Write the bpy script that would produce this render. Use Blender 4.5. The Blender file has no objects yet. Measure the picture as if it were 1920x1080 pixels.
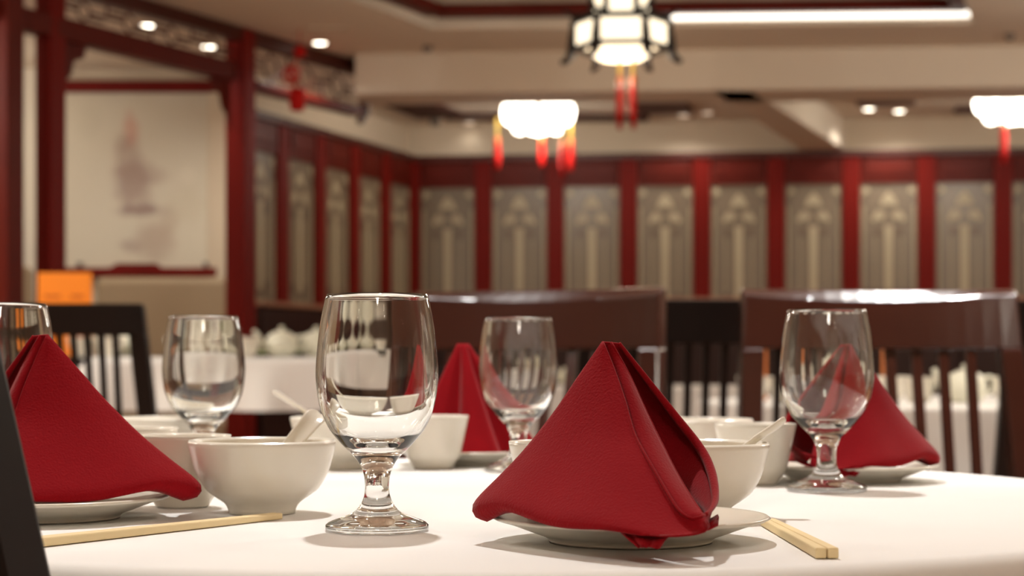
import bpy, math, random
from mathutils import Vector, Matrix
random.seed(7)
C = bpy.context.scene
COL = C.collection
PI = math.pi
F = 3400.0          # focal length in pixels of a 1920 wide frame
HZ = 676.0          # horizon row
CH = 0.861          # camera height
TT = 0.75           # table top height

def lin(c):
    return tuple((v/255/12.92 if v/255 <= .04045 else ((v/255+.055)/1.055)**2.4) for v in c)

# ------------------------------------------------------------------ camera
cam_d = bpy.data.cameras.new('camera'); cam = bpy.data.objects.new('camera', cam_d)
COL.objects.link(cam); C.camera = cam
cam.location = (0, 0, CH); cam.rotation_euler = (PI/2, 0, 0)
cam_d.sensor_width = 36; cam_d.lens = F/1920*36
cam_d.shift_y = (HZ-540)/1920
cam_d.clip_start = .02; cam_d.clip_end = 60
cam_d.dof.use_dof = True; cam_d.dof.focus_distance = 1.14; cam_d.dof.aperture_fstop = 9.0
# ------------------------------------------------------------------ world, exposure
w = bpy.data.worlds.new('world'); C.world = w; w.use_nodes = True
w.node_tree.nodes['Background'].inputs[0].default_value = (1, .82, .62, 1)
w.node_tree.nodes['Background'].inputs[1].default_value = .15
C.view_settings.view_transform = 'Standard'; C.view_settings.look = 'None'
C.view_settings.exposure = 0.0; C.view_settings.gamma = 1; C.view_settings.use_curve_mapping = False
WARM = (1, .94, .84)
def spot(name, loc, power, ang=1.9, blend=.6, rad=.04, col=WARM, aim=None):
    l = bpy.data.lights.new(name, 'SPOT'); l.energy = power; l.color = col
    l.spot_size = ang; l.spot_blend = blend; l.shadow_soft_size = rad
    o = bpy.data.objects.new(name, l); COL.objects.link(o); o.location = loc
    if aim: o.rotation_euler = (Vector(aim)-Vector(loc)).to_track_quat('-Z', 'Y').to_euler()
    return o
def point(name, loc, power, rad=.12, col=WARM):
    l = bpy.data.lights.new(name, 'POINT'); l.energy = power; l.color = col; l.shadow_soft_size = rad
    o = bpy.data.objects.new(name, l); COL.objects.link(o); o.location = loc; return o
DL = 9      # power of an ordinary downlight
# the downlights over the front table (beyond the top of the frame)
TABLE_SPOTS = [((-.80, 2.9), 200), ((.95, 2.8), 225), ((-.1, 1.9), 90), ((.9, .2), 4), ((-1.3, .6), 26)]
for i, ((x, y), p) in enumerate(TABLE_SPOTS):
    spot('table_downlight_beam', (x, y, 2.39), p, 1.5, .7, .035, (1, .98, .95))
FILL_SPOTS = [(-2.2, 5.6, 85), (2.9, 5.2, 90), (.4, 4.6, 50), (3.6, 9.7, 40), (-3.4, 8.8, 11), (-2.0, 1.6, 60), (2.6, 1.8, 60), (-4.4, 3.2, 110), (5.3, 3.0, 110), (-2.6, -2.2, 110), (1.2, -2.4, 110), (4.4, -1.6, 110)]  # added spots out of view that fill the room and its walls
for x, y, p in FILL_SPOTS:
    spot('room_fill_beam', (x, y, 2.38), p, 2.5, .8, .05)

# ------------------------------------------------------------------ helpers
def P(px, py, D):
    return Vector(((px-960)/F*D, D, CH+(HZ-py)/F*D))
def tag(o, label=None, cat=None, group=None, kind=None):
    if label: o['label'] = label
    if cat: o['category'] = cat
    if group: o['group'] = group
    if kind: o['kind'] = kind
    return o
def empty(name, loc, rz=0, label=None, cat=None, group=None):
    o = bpy.data.objects.new(name, None); COL.objects.link(o)
    o.empty_display_size = .05
    o.location = loc; o.rotation_euler = (0, 0, rz)
    return tag(o, label, cat, group)
def copy_tree(o, parent=None):
    c = o.copy(); COL.objects.link(c); c.parent = parent
    for ch in list(o.children): copy_tree(ch, c)
    return c
class MB:
    def __init__(s): s.v = []; s.f = []; s.sm = []
    def add(s, v, f, smooth=False):
        n = len(s.v); s.v += [tuple(p) for p in v]
        s.f += [tuple(i+n for i in q) for q in f]; s.sm += [smooth]*len(f); return s
    def box(s, a, b):
        x0, y0, z0 = a; x1, y1, z1 = b
        v = [(x0,y0,z0),(x1,y0,z0),(x1,y1,z0),(x0,y1,z0),(x0,y0,z1),(x1,y0,z1),(x1,y1,z1),(x0,y1,z1)]
        return s.add(v, [(0,3,2,1),(4,5,6,7),(0,1,5,4),(1,2,6,5),(2,3,7,6),(3,0,4,7)])
    def bar(s, p, q, wd, ht, up=(0,0,1)):
        p = Vector(p); q = Vector(q); d = (q-p).normalized(); up = Vector(up)
        a = d.cross(up)
        if a.length < 1e-4: a = d.cross(Vector((1,0,0)))
        a.normalize(); b = a.cross(d).normalized()
        v = [e+a*i*wd/2+b*j*ht/2 for e in (p, q) for i, j in ((-1,-1),(1,-1),(1,1),(-1,1))]
        return s.add(v, [(0,1,2,3),(7,6,5,4),(0,4,5,1),(1,5,6,2),(2,6,7,3),(3,7,4,0)])
    def tube(s, pts, r, n=8, cap=True):
        pts = [Vector(p) for p in pts]; rs = r if isinstance(r, (list, tuple)) else [r]*len(pts)
        v = []; prev = None
        for i, p in enumerate(pts):
            d = (pts[min(i+1, len(pts)-1)]-pts[max(i-1, 0)]).normalized()
            if prev is None:
                a = d.cross(Vector((0,0,1)))
                if a.length < 1e-3: a = d.cross(Vector((1,0,0)))
            else: a = prev - d*prev.dot(d)
            a.normalize(); prev = a; b = d.cross(a)
            for k in range(n):
                t = 2*PI*k/n; v.append(p+(a*math.cos(t)+b*math.sin(t))*rs[i])
        f = [(i*n+k, i*n+(k+1)%n, (i+1)*n+(k+1)%n, (i+1)*n+k) for i in range(len(pts)-1) for k in range(n)]
        if cap: f += [tuple(range(n))[::-1], tuple((len(pts)-1)*n+k for k in range(n))]
        return s.add(v, f, True)
    def lathe(s, prof, n=48, c=(0,0,0)):
        v = []; idx = []
        for r, z in prof:
            if r < 1e-6: idx.append([len(v)]*n); v.append((c[0], c[1], c[2]+z))
            else:
                idx.append([len(v)+k for k in range(n)])
                v += [(c[0]+r*math.cos(2*PI*k/n), c[1]+r*math.sin(2*PI*k/n), c[2]+z) for k in range(n)]
        f = []
        for i in range(len(prof)-1):
            for k in range(n):
                q = [idx[i][k], idx[i][(k+1)%n], idx[i+1][(k+1)%n], idx[i+1][k]]
                u = []
                for t in q:
                    if t not in u: u.append(t)
                if len(u) > 2: f.append(tuple(u))
        return s.add(v, f, True)
    def grid(s, rows, smooth=True, closed=False):
        n = len(rows[0]); v = [p for r in rows for p in r]
        m = n if closed else n-1
        f = [(i*n+k, i*n+(k+1)%n, (i+1)*n+(k+1)%n, (i+1)*n+k) for i in range(len(rows)-1) for k in range(m)]
        return s.add(v, f, smooth)
    def prism(s, pts, y0, y1):      # outline in x,z extruded along y
        n = len(pts); v = [(x, y0, z) for x, z in pts]+[(x, y1, z) for x, z in pts]
        f = [tuple(range(n)), tuple(range(2*n-1, n-1, -1))]+[(i, i+n, (i+1)%n+n, (i+1)%n) for i in range(n)]
        return s.add(v, f)
    def build(s, name, m, parent=None, bevel=0, seg=2, sub=0, solid=0, loc=None, rz=0):
        me = bpy.data.meshes.new(name); me.from_pydata(s.v, [], s.f); me.validate()
        if len(me.polygons) == len(s.sm): me.polygons.foreach_set('use_smooth', s.sm)
        import bmesh
        b = bmesh.new(); b.from_mesh(me); bmesh.ops.remove_doubles(b, verts=b.verts, dist=1e-6)
        bmesh.ops.recalc_face_normals(b, faces=b.faces); b.to_mesh(me); b.free()
        me.materials.append(m)
        o = bpy.data.objects.new(name, me); COL.objects.link(o)
        if parent: o.parent = parent
        if loc: o.location = loc
        if rz: o.rotation_euler = (0, 0, rz)
        if solid:
            k = o.modifiers.new('solid', 'SOLIDIFY'); k.thickness = solid; k.offset = 0
        if bevel:
            k = o.modifiers.new('bevel', 'BEVEL'); k.width = bevel; k.segments = seg; k.limit_method = 'ANGLE'
            k.harden_normals = False
        if sub:
            k = o.modifiers.new('sub', 'SUBSURF'); k.levels = sub; k.render_levels = sub
        return o
def catmull(pts, n):
    pts = [Vector(p) for p in pts]
    d = [0]
    for a, b in zip(pts, pts[1:]): d.append(d[-1]+(b-a).length)
    out = []
    for k in range(n):
        t = d[-1]*k/(n-1); i = 0
        while i < len(pts)-2 and d[i+1] < t: i += 1
        u = (t-d[i])/max(d[i+1]-d[i], 1e-9)
        p0 = pts[i-1] if i > 0 else pts[i]*2-pts[i+1]
        p1, p2 = pts[i], pts[i+1]
        p3 = pts[i+2] if i+2 < len(pts) else p2*2-p1
        out.append(.5*((2*p1)+(p2-p0)*u+(2*p0-5*p1+4*p2-p3)*u*u+(3*p1-p0-3*p2+p3)*u**3))
    return out

# ------------------------------------------------------------------ materials
def mat(name, rgb, rough=.5, metal=0, spec=.5, bump=0, bscale=40, var=0, vscale=6, coat=0, sheen=0, stretch=(1,1,1), emit=None, estr=0, trans=0):
    m = bpy.data.materials.new(name); m.use_nodes = True; nt = m.node_tree; b = nt.nodes['Principled BSDF']
    c = (*lin(rgb), 1); b.inputs['Base Color'].default_value = c
    b.inputs['Roughness'].default_value = rough; b.inputs['Metallic'].default_value = metal
    b.inputs['Specular IOR Level'].default_value = spec
    b.inputs['Coat Weight'].default_value = coat; b.inputs['Coat Roughness'].default_value = .12
    if sheen: b.inputs['Sheen Weight'].default_value = sheen; b.inputs['Sheen Roughness'].default_value = .4
    if trans: b.inputs['Transmission Weight'].default_value = trans
    tc = nt.nodes.new('ShaderNodeTexCoord'); mp = nt.nodes.new('ShaderNodeMapping'); mp.inputs['Scale'].default_value = stretch
    nt.links.new(tc.outputs['Object'], mp.inputs['Vector'])
    if var:
        n = nt.nodes.new('ShaderNodeTexNoise'); n.inputs['Scale'].default_value = vscale; n.inputs['Detail'].default_value = 4
        mx = nt.nodes.new('ShaderNodeMix'); mx.data_type = 'RGBA'
        mx.inputs[6].default_value = tuple(v*(1-var) for v in c[:3])+(1,)
        mx.inputs[7].default_value = tuple(min(1, v*(1+var)) for v in c[:3])+(1,)
        nt.links.new(mp.outputs[0], n.inputs['Vector']); nt.links.new(n.outputs[0], mx.inputs[0]); nt.links.new(mx.outputs[2], b.inputs['Base Color'])
    if bump:
        n = nt.nodes.new('ShaderNodeTexNoise'); n.inputs['Scale'].default_value = bscale; n.inputs['Detail'].default_value = 3
        bp = nt.nodes.new('ShaderNodeBump'); bp.inputs['Strength'].default_value = bump; bp.inputs['Distance'].default_value = .002
        nt.links.new(mp.outputs[0], n.inputs['Vector']); nt.links.new(n.outputs[0], bp.inputs['Height']); nt.links.new(bp.outputs[0], b.inputs['Normal'])
    if emit:
        b.inputs['Emission Color'].default_value = (*lin(emit), 1); b.inputs['Emission Strength'].default_value = estr
    return m
M = {}
M['cloth'] = mat('white_tablecloth', (240, 238, 235), .85, spec=.15, bump=.25, bscale=14, var=.015, vscale=9)
def fabric():
    m = mat('red_napkin', (140, 12, 22), .9, spec=.1, var=.08, vscale=16, sheen=.12)
    nt = m.node_tree; b = nt.nodes['Principled BSDF']; tc = nt.nodes.new('ShaderNodeTexCoord')
    n = nt.nodes.new('ShaderNodeTexNoise'); n.inputs['Scale'].default_value = 650; n.inputs['Detail'].default_value = 1
    n2 = nt.nodes.new('ShaderNodeTexNoise'); n2.inputs['Scale'].default_value = 14; n2.inputs['Detail'].default_value = 0
    a = nt.nodes.new('ShaderNodeMath'); a.operation = 'MULTIPLY_ADD'; a.inputs[1].default_value = 1.6
    bp = nt.nodes.new('ShaderNodeBump'); bp.inputs['Strength'].default_value = .5; bp.inputs['Distance'].default_value = .0008
    for x in (n, n2): nt.links.new(tc.outputs['Object'], x.inputs['Vector'])
    nt.links.new(n2.outputs[0], a.inputs[0]); nt.links.new(n.outputs[0], a.inputs[2]); nt.links.new(a.outputs[0], bp.inputs['Height']); nt.links.new(bp.outputs[0], b.inputs['Normal'])
    return m
M['napkin'] = fabric()
M['china'] = mat('white_porcelain', (228, 221, 206), .22, spec=.5, coat=.1)
M['china_far'] = mat('white_china', (226, 224, 205), .35, spec=.5)
def glassm(name, col=(1, 1, 1), rough=0.0, ior=1.5):
    m = bpy.data.materials.new(name); m.use_nodes = True; nt = m.node_tree; nt.nodes.clear()
    g = nt.nodes.new('ShaderNodeBsdfGlass'); g.inputs['Color'].default_value = (*col, 1); g.inputs['Roughness'].default_value = rough; g.inputs['IOR'].default_value = ior
    o = nt.nodes.new('ShaderNodeOutputMaterial'); nt.links.new(g.outputs[0], o.inputs[0]); return m
M['glass'] = glassm('clear_glass', (.985, .99, .985))
M['green_glass'] = mat('green_glass_edge', (150, 165, 110), .1, spec=.6)
M['bamboo'] = mat('pale_wood', (238, 216, 168), .6, spec=.3, var=.06, vscale=60, stretch=(1, .04, 1), bump=.1, bscale=120)
M['chair'] = mat('mahogany', (50, 19, 12), .2, spec=.5, var=.25, vscale=14, coat=.5, stretch=(.3, 1, 1))
M['chair_dark'] = mat('espresso_wood', (20, 11, 9), .45, spec=.3, var=.2, vscale=14)
M['red_wood'] = mat('red_lacquered_wood', (106, 16, 8), .5, spec=.12, var=.2, vscale=5, stretch=(1, 1, .2))
M['dark_red'] = mat('dark_red_wood', (86, 21, 11), .48, spec=.15, var=.22, vscale=6)
M['dado'] = mat('dark_dado_wood', (44, 20, 14), .45, spec=.3, var=.2, vscale=6)
M['ledge'] = mat('brown_ledge_wood', (150, 104, 80), .35, spec=.4, var=.1)
M['board'] = mat('dark_ceiling_board', (58, 18, 11), .5, spec=.3, var=.2, vscale=6)
M['beam'] = mat('dark_brown_wood', (74, 28, 18), .45, spec=.4, var=.2, vscale=6)
M['ceil'] = mat('beige_ceiling_paint', (222, 209, 191), .9, spec=.2, var=.02)
M['wall'] = mat('beige_wall_paint', (208, 192, 170), .9, spec=.2, var=.03)
M['pale_wall'] = mat('pale_wall_paint', (214, 205, 190), .85, spec=.2, var=.03)
M['carpet'] = mat('brown_carpet', (142, 104, 80), .95, spec=.1, bump=.5, bscale=300, var=.2, vscale=30)
M['pane'] = mat('frosted_panel_glass', (112, 96, 78), .35, spec=.5, var=.10, vscale=7)
M['motif'] = mat('etched_motif', (166, 151, 124), .5, spec=.4)
M['motif_dark'] = mat('etched_motif_shade', (106, 88, 72), .5, spec=.4)
M['booth'] = mat('beige_upholstery', (160, 139, 112), .6, spec=.3, var=.05, bump=.2, bscale=60)
M['red'] = mat('red_silk', (176, 14, 7), .75, spec=.2, bump=.4, bscale=200, stretch=(1, 1, .1))
M['gold'] = mat('yellow_cord', (205, 170, 60), .5)
M['amber'] = mat('amber_bead', (215, 100, 40), .3)
M['black'] = mat('black_lacquer', (26, 16, 13), .4, spec=.4)
M['orange'] = mat('orange_card', (250, 140, 22), .7)
M['muted_orange'] = mat('muted_orange_card', (196, 112, 56), .7)
M['orange_ink'] = mat('brown_ink', (196, 96, 18), .8)
M['metal'] = mat('brushed_trim', (150, 140, 130), .35, metal=.8)
M['grey'] = mat('grey_plastic', (110, 100, 92), .5)
M['lamp'] = mat('frosted_lamp_glass', (255, 240, 215), .4, emit=(255, 238, 205), estr=1.7)
M['lamp_hot'] = mat('bright_frosted_glass', (255, 250, 235), .4, emit=(255, 244, 225), estr=7)
M['lamp_warm'] = mat('warm_frosted_glass', (255, 226, 175), .4, emit=(255, 214, 140), estr=1.5)
M['bulb'] = mat('downlight_lens', (255, 245, 225), .4, emit=(255, 242, 220), estr=9)
M['bulb_dim'] = mat('dim_downlight_lens', (255, 235, 210), .4, emit=(255, 232, 205), estr=1.1)
M['led'] = mat('cove_light_strip', (255, 250, 240), .4, emit=(255, 248, 235), estr=2.2)

# ------------------------------------------------------------------ the room
def struct(name, mb, m, parent=None, **k):
    o = mb.build(name, m, parent, **k)
    if parent is None: o['kind'] = 'structure'
    return o
CZ = 2.42
X0, X1, Y0, Y1 = -5.2, 6.2, -3.2, 13.2
struct('floor', MB().box((X0, Y0, -.1), (X1, Y1, 0)), M['carpet'])
struct('floor_platform', MB().box((X0, 5.9, 0), (-.42, 9.70, .135)), M['carpet'])
# ceiling with the recessed tray over the middle of the room
TF = [(-.377, 8.54), (2.15, 8.40)]; TN = [(1.0, 4.9), (-2.05, 4.9)]
Q = [TF[0], TF[1], TN[0], TN[1]]
mb = MB()
OUT = [(X0, Y1), (X1, Y1), (X1, Y0), (X0, Y0)]
v = [(x, y, CZ) for x, y in OUT]+[(x, y, CZ) for x, y in Q]
mb.add(v, [(0, 1, 5, 4), (1, 2, 6, 5), (2, 3, 7, 6), (3, 0, 4, 7)])
TZ = 2.66
struct('ceiling', mb, M['ceil'])
mb = MB()
v = [(x, y, CZ) for x, y in Q]+[(x, y, TZ) for x, y in Q]
mb.add(v, [(0, 1, 5, 4), (1, 2, 6, 5), (2, 3, 7, 6), (3, 0, 4, 7), (4, 5, 6, 7)])
struct('ceiling_tray', mb, M['ceil'])
def along(a, b, t): return (a[0]+(b[0]-a[0])*t, a[1]+(b[1]-a[1])*t)
tr = empty('tray_moulding', (0, 0, TZ)); tag(tr, kind='structure')
cx = sum(p[0] for p in Q)/4; cy = sum(p[1] for p in Q)/4
for i in range(4):
    a, b = Q[i], Q[(i+1) % 4]
    ai = Vector((a[0]+(cx-a[0])*.03, a[1]+(cy-a[1])*.03, -.165)); bi = Vector((b[0]+(cx-b[0])*.03, b[1]+(cy-b[1])*.03, -.165))
    MB().bar(ai, bi, .12, .05).build('moulding_board', M['dark_red'], tr, bevel=.008)
    a3 = Vector((a[0]+(cx-a[0])*.004, a[1]+(cy-a[1])*.006, -.225)); b3 = Vector((b[0]+(cx-b[0])*.004, b[1]+(cy-b[1])*.006, -.225))
    MB().bar(a3, b3, .012, .03).build('edge_trim', M['pale_wall'] if i in (3,) else M['ceil'], tr)
# cove light in the far right of the tray, a real LED strip on the ledge
pa = along(TF[0], TF[1], .36); pb = along(TF[0], TF[1], .985)
cv = empty('cove_light', (pa[0], pa[1]-.03, CZ+.02), 0, 'bright white cove light strip along the far right edge of the ceiling tray', 'light')
q = MB(); nseg = 12
d = Vector((pb[0]-pa[0], pb[1]-pa[1], 0)); L = d.length
MB().add([(x, y+o_, z) for o_ in (-.01, .01) for x, y, z in ((0, 0, .006), (d.x, d.y, .006), (d.x, d.y, .082), (0, 0, .045))], [(0,1,2,3),(7,6,5,4),(0,4,5,1),(1,5,6,2),(2,6,7,3),(3,7,4,0)]).build('light_strip', M['led'], cv)
MB().bar((0, .015, 0), (d.x, d.y+.015, 0), .03, .012).build('ledge', M['pale_wall'], cv)
# beams
BB = 2.215
def beamq(name, pts, z0, z1, m):
    n = len(pts); v = [(x, y, z0) for x, y in pts]+[(x, y, z1) for x, y in pts]
    f = [tuple(range(n))[::-1], tuple(range(n, 2*n))]+[(i, (i+1) % n, (i+1) % n+n, i+n) for i in range(n)]
    return struct(name, MB().add(v, f), m, bevel=.012)
def yb(x): return 12-.118*(x+.636)      # the back wall line
beamq('trim_cross_beam', [(-.80, 9.22), (X1, 8.72), (X1, 9.2), (-.80, 9.62)], BB, CZ+.02, M['ceil'])
beamq('trim_long_beam', [(.99, 9.1), (1.20, 9.1), (2.16, 11.7), (1.88, 11.75)], BB, CZ+.02, M['ceil'])
beamq('trim_second_long_beam', [(4.2, 9.1), (4.5, 9.1), (5.4, 11.4), (5.1, 11.4)], BB, CZ+.02, M['ceil'])
# back wall + soffit
A = (-.636, 12.0); B = (X1, yb(X1))
WT = 2.197
beamq('wall_back', [(A[0]-.3, yb(A[0]-.3)), B, (B[0], B[1]+.2), (A[0]-.3, A[1]+.25)], 0, CZ+.02, M['wall'])
Lc = (-1.43, 9.63)
LcW = (Lc[0]-.055, Lc[1]); AW = (A[0]-.055, A[1]+.02)
beamq('wall_left', [LcW, AW, (A[0]-.2, A[1]+.05), (Lc[0]-.2, Lc[1]+.05)], 0, CZ+.02, M['wall'])
beamq('wall_alcove', [(X0, 9.72), (-1.45, 9.72), (-1.45, 9.9), (X0, 9.9)], 0, CZ+.02, M['wall'])
beamq('wall_right', [(X1, Y0), (X1+.15, Y0), (X1+.15, Y1), (X1, Y1)], 0, CZ+.3, M['pale_wall'])
beamq('wall_front', [(X0, Y0), (X1, Y0), (X1, Y0-.15), (X0, Y0-.15)], 0, CZ+.3, M['pale_wall'])
beamq('wall_side', [(X0-.15, Y0), (X0, Y0), (X0, 9.9), (X0-.15, 9.9)], 0, CZ+.3, M['pale_wall'])

# ---- wooden screen panels with etched glass
PW = .4755
def screen_panel():
    r = empty('screen_panel', (0, 0, 0))
    W = PW; pw = .355; z0, z1 = 1.08, 1.995; sd = (W-pw)/2
    MB().box((0, -.06, 0), (sd-.004, -.002, WT)).build('stile', M['red_wood'], r, bevel=.006)
    MB().box((W-sd+.004, -.06, 0), (W, -.002, WT)).build('stile', M['red_wood'], r, bevel=.006)
    MB().box((sd, -.05, z1), (W-sd, -.002, WT)).build('header_board', M['dark_red'], r, bevel=.006)
    MB().box((sd+.03, -.062, z1+.05), (W-sd-.03, -.05, WT-.05)).build('header_carving', M['dark_red'], r, bevel=.008)
    MB().box((sd, -.05, .06), (W-sd, -.002, z0)).build('lower_board', M['beam'], r, bevel=.006)
    MB().box((0, -.075, WT-.03), (W, -.001, WT+.012)).build('top_moulding', M['beam'], r, bevel=.006)
    MB().box((sd, -.03, z0), (W-sd, -.02, z1)).build('pane', M['pane'], r)
    c = W/2; y0, y1 = -.036, -.03
    MB().box((c-.026, y0, z0+.17), (c+.026, y1, z1-.27)).build('centre_bar', M['motif'], r)
    pts = [(c, z1-.05), (c+.035, z1-.09), (c+.055, z1-.135), (c+.035, z1-.15), (c, z1-.125), (c-.035, z1-.15), (c-.055, z1-.135), (c-.035, z1-.09)]
    MB().prism(pts, y0, y1).build('crown_motif', M['motif'], r)
    for s in (-1, 1):
        pts = [(c+s*.02, z1-.2), (c+s*.07, z1-.17), (c+s*.11, z1-.23), (c+s*.09, z1-.25), (c+s*.07, z1-.225), (c+s*.035, z1-.235)]
        MB().prism(pts if s > 0 else pts[::-1], y0, y1).build('leaf_motif', M['motif'], r)
        pts = [(c+s*.13, z1-.02), (c+s*.165, z1-.02), (c+s*.165, z1-.09), (c+s*.15, z1-.06), (c+s*.12, z1-.055)]
        MB().prism(pts if s > 0 else pts[::-1], y0, y1).build('corner_motif', M['motif'], r)
        MB().box((c+s*.065-.018, y0, z1-.33), (c+s*.065+.018, y1, z1-.285)).build('scroll_motif', M['motif_dark'], r)
        MB().box((c+s*.075-.024, y0, z0+.16), (c+s*.075+.024, y1, z0+.21)).build('scroll_motif', M['motif_dark'], r)
        MB().box((c+s*.16-.006, y0, z0+.03), (c+s*.16+.006, y1, z1-.14)).build('border_line', M['motif'], r)
        MB().box((c+s*.085-.004, y0, z0+.22), (c+s*.085+.004, y1, z1-.34)).build('border_line', M['motif'], r)
    pts = [(c-.05, z0+.13), (c, z0+.1), (c+.05, z0+.13), (c+.03, z0+.06), (c, z0+.02), (c-.03, z0+.06)]
    MB().prism(pts, y0, y1).build('foot_motif', M['motif'], r)
    return r
proto = screen_panel()
ang = math.atan2(yb(1)-yb(0), 1)
ordn = ['leftmost', 'second from the left', 'third from the left', 'fourth from the left', 'fifth from the left', 'sixth from the left', 'seventh from the left', 'eighth from the left', 'ninth, at the right edge']
for i in range(12):
    o = proto if i == 0 else copy_tree(proto)
    t = i*PW
    o.location = (A[0]-.02+t*math.cos(ang), A[1]-.004+t*math.sin(ang), 0); o.rotation_euler = (0, 0, ang)
    if i < 9: lab = 'red screen panel with etched grey glass on back wall, '+ordn[i]
    else: lab = 'red screen panel on the back wall, '+('first', 'second', 'third')[i-9]+' beyond the right edge of the frame'
    tag(o, lab, 'screen panel', 'screen panels along the back wall')
dl = Vector((A[0]-Lc[0], A[1]-Lc[1], 0)); angl = math.atan2(dl.y, dl.x); n = 5; pl = dl.length/n
lo = ['largest, beside the tall red post', 'second from the tall red post', 'third from the tall red post', 'fourth from the tall red post', 'last before the room corner']
for i in range(n):
    o = copy_tree(proto)
    o.scale = ((pl-.012)/PW, 1, 1)
    o.location = (Lc[0]-.045+dl.x/n*i, Lc[1]-.01+dl.y/n*i*.985, 0); o.rotation_euler = (0, 0, angl)
    tag(o, 'narrow red screen panel on the receding left wall, '+lo[i], 'screen panel', 'screen panels along the left wall')

# dark panelled dado with a brown ledge before the lower part of the screens
def dado(name, a, b, h, off, nrm):
    a = Vector((*a, 0)); b = Vector((*b, 0)); nv = Vector((*nrm, 0)).normalized()
    r = empty(name, a, 0); r['kind'] = 'structure'
    q0 = nv*off; q1 = nv*(off+.06); L = (b-a); k = max(2, round(L.length/.7))
    for i in range(k):
        u = L*i/k+L.normalized()*.006; v_ = L*(i+1)/k-L.normalized()*.006
        MB().bar(u+nv*(off+.03)+Vector((0, 0, h/2)), v_+nv*(off+.03)+Vector((0, 0, h/2)), .06, h-.01).build('dado_panel', M['dado'], r, bevel=.006)
    MB().bar(nv*(off+.03)+Vector((0, 0, h+.008)), L+nv*(off+.03)+Vector((0, 0, h+.008)), .09, .024).build('ledge', M['ledge'], r, bevel=.004)
dado('trim_dado_back', (A[0]+.15, yb(A[0]+.15)), (X1-.02, yb(X1-.02)), 1.245, .085, (-.118, -1))
dado('trim_dado_left', (Lc[0]-.03, Lc[1]-.0), (A[0]-.08, A[1]-.1), 1.155, .085, (.95, -.32))

# ---- open lattice screen in front of the alcove
LA = Vector((-.76, 9.6, 0))
def lx(D): return Vector((-.76-.48*(9.6-D), D, 0))
def lpx(px):       # point of the lattice line at an image column
    k = (px-960)/F; D = -5.368/(k-.48); return lx(D)
sc = empty('lattice_screen', (lpx(450).x, lpx(450).y, 0), 0, 'tall red brown open wooden screen with lattice transom standing before the alcove', 'screen')
O = Vector(sc.location)
def SB(name, a, b, wd, ht, m, parent=sc, bev=.008):
    return MB().bar(Vector(a)-O, Vector(b)-O, wd, ht).build(name, m, parent, bevel=bev)
def up(p, z): return Vector((p.x, p.y, z))
for px, wd, m in ((451, .11, 'red_wood'), (95, .08, 'red_wood'), (-4, .18, 'dark_red')):
    p = lpx(px); b = up(p, CZ-.002); a = up(p, .136)
    MB().bar(a-O, b-O, wd, .10, up=(.43, .9, 0)).build('post', M[m], sc, bevel=.008)
far = lpx(683); near = lpx(-60)
SB('top_beam', up(near, 2.403), up(lpx(695), 2.403), .10, .03, M['beam'])
SB('top_rail', up(near, 2.372), up(lpx(678), 2.372), .08, .032, M['beam'])
SB('lower_beam', up(near, 2.205), up(lpx(430), 2.205), .08, .09, M['dark_red'])
SB('lower_beam', up(lpx(470), 2.165), up(lpx(668), 2.165), .08, .05, M['dark_red'])
SB('end_post', up(far, 2.15), up(far, 2.40), .05, .05, M['beam'])
SB('end_bracket', up(lpx(683), 2.17), up(lpx(674), 2.11), .035, .035, M['beam'])
def lattice(pa, pb, z0, z1, cells, parent):
    h = z1-z0; r = h*.31; cw = (pb-pa)/cells
    w = .011
    def bar(u0, a0, u1, a1):
        p = pa+(pb-pa)*u0/cells; q = pa+(pb-pa)*u1/cells
        MB().bar(up(p, z0+a0*h)-O, up(q, z0+a1*h)-O, w, w).build('lattice_bar', M['beam'], parent)
    for c in range(cells):
        m = c+.5
        ring = [up(pa+cw*m+cw.normalized()*r*1.25*math.cos(t), z0+h/2+r*math.sin(t))-O for t in [2*PI*k/12 for k in range(13)]]
        MB().tube(ring, w*.5, 5, cap=False).build('lattice_ring', M['beam'], parent)
        k = r*1.25/cw.length
        bar(c, .5, m-k, .5); bar(m+k, .5, c+1, .5)
        bar(m-.02, .5+.3, m-.02, 1.0); bar(m-.02, 0, m-.02, .2)
        if c: bar(c, .5, c, 1.0) if c % 2 else bar(c, 0, c, .5)
        bar(m-k*.7, .72, c+.08, .72); bar(m+k*.7, .28, c+.92, .28)
tr1 = empty('lattice_transom', (0, 0, 0)); tr1.parent = sc
tr2 = empty('lattice_transom', (0, 0, 0)); tr2.parent = sc
lattice(lpx(112), lpx(432), 2.25, 2.357, 4, tr1)
lattice(lpx(474), lpx(662), 2.19, 2.357, 3, tr2)
for px, s in ((112, 1), (432, -1)):
    dd = (lpx(440)-lpx(100)).normalized()*s; p = lpx(px)
    q = [(0, 2.16), (.17, 2.16), (.15, 2.11), (.09, 2.09), (.07, 2.03), (.035, 2.0), (0, 1.93)]
    a = [up(p+dd*u, z)-O+Vector((.0, -.02, 0)) for u, z in q]; b = [x+Vector((.0, .03, 0)) for x in a]; nn = len(q)
    MB().add(a+b, [tuple(range(nn)), tuple(range(nn, 2*nn))[::-1]]+[(i, (i+1) % nn, (i+1) % nn+nn, i+nn) for i in range(nn)]).build('carved_bracket', M['dark_red'], sc)

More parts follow.
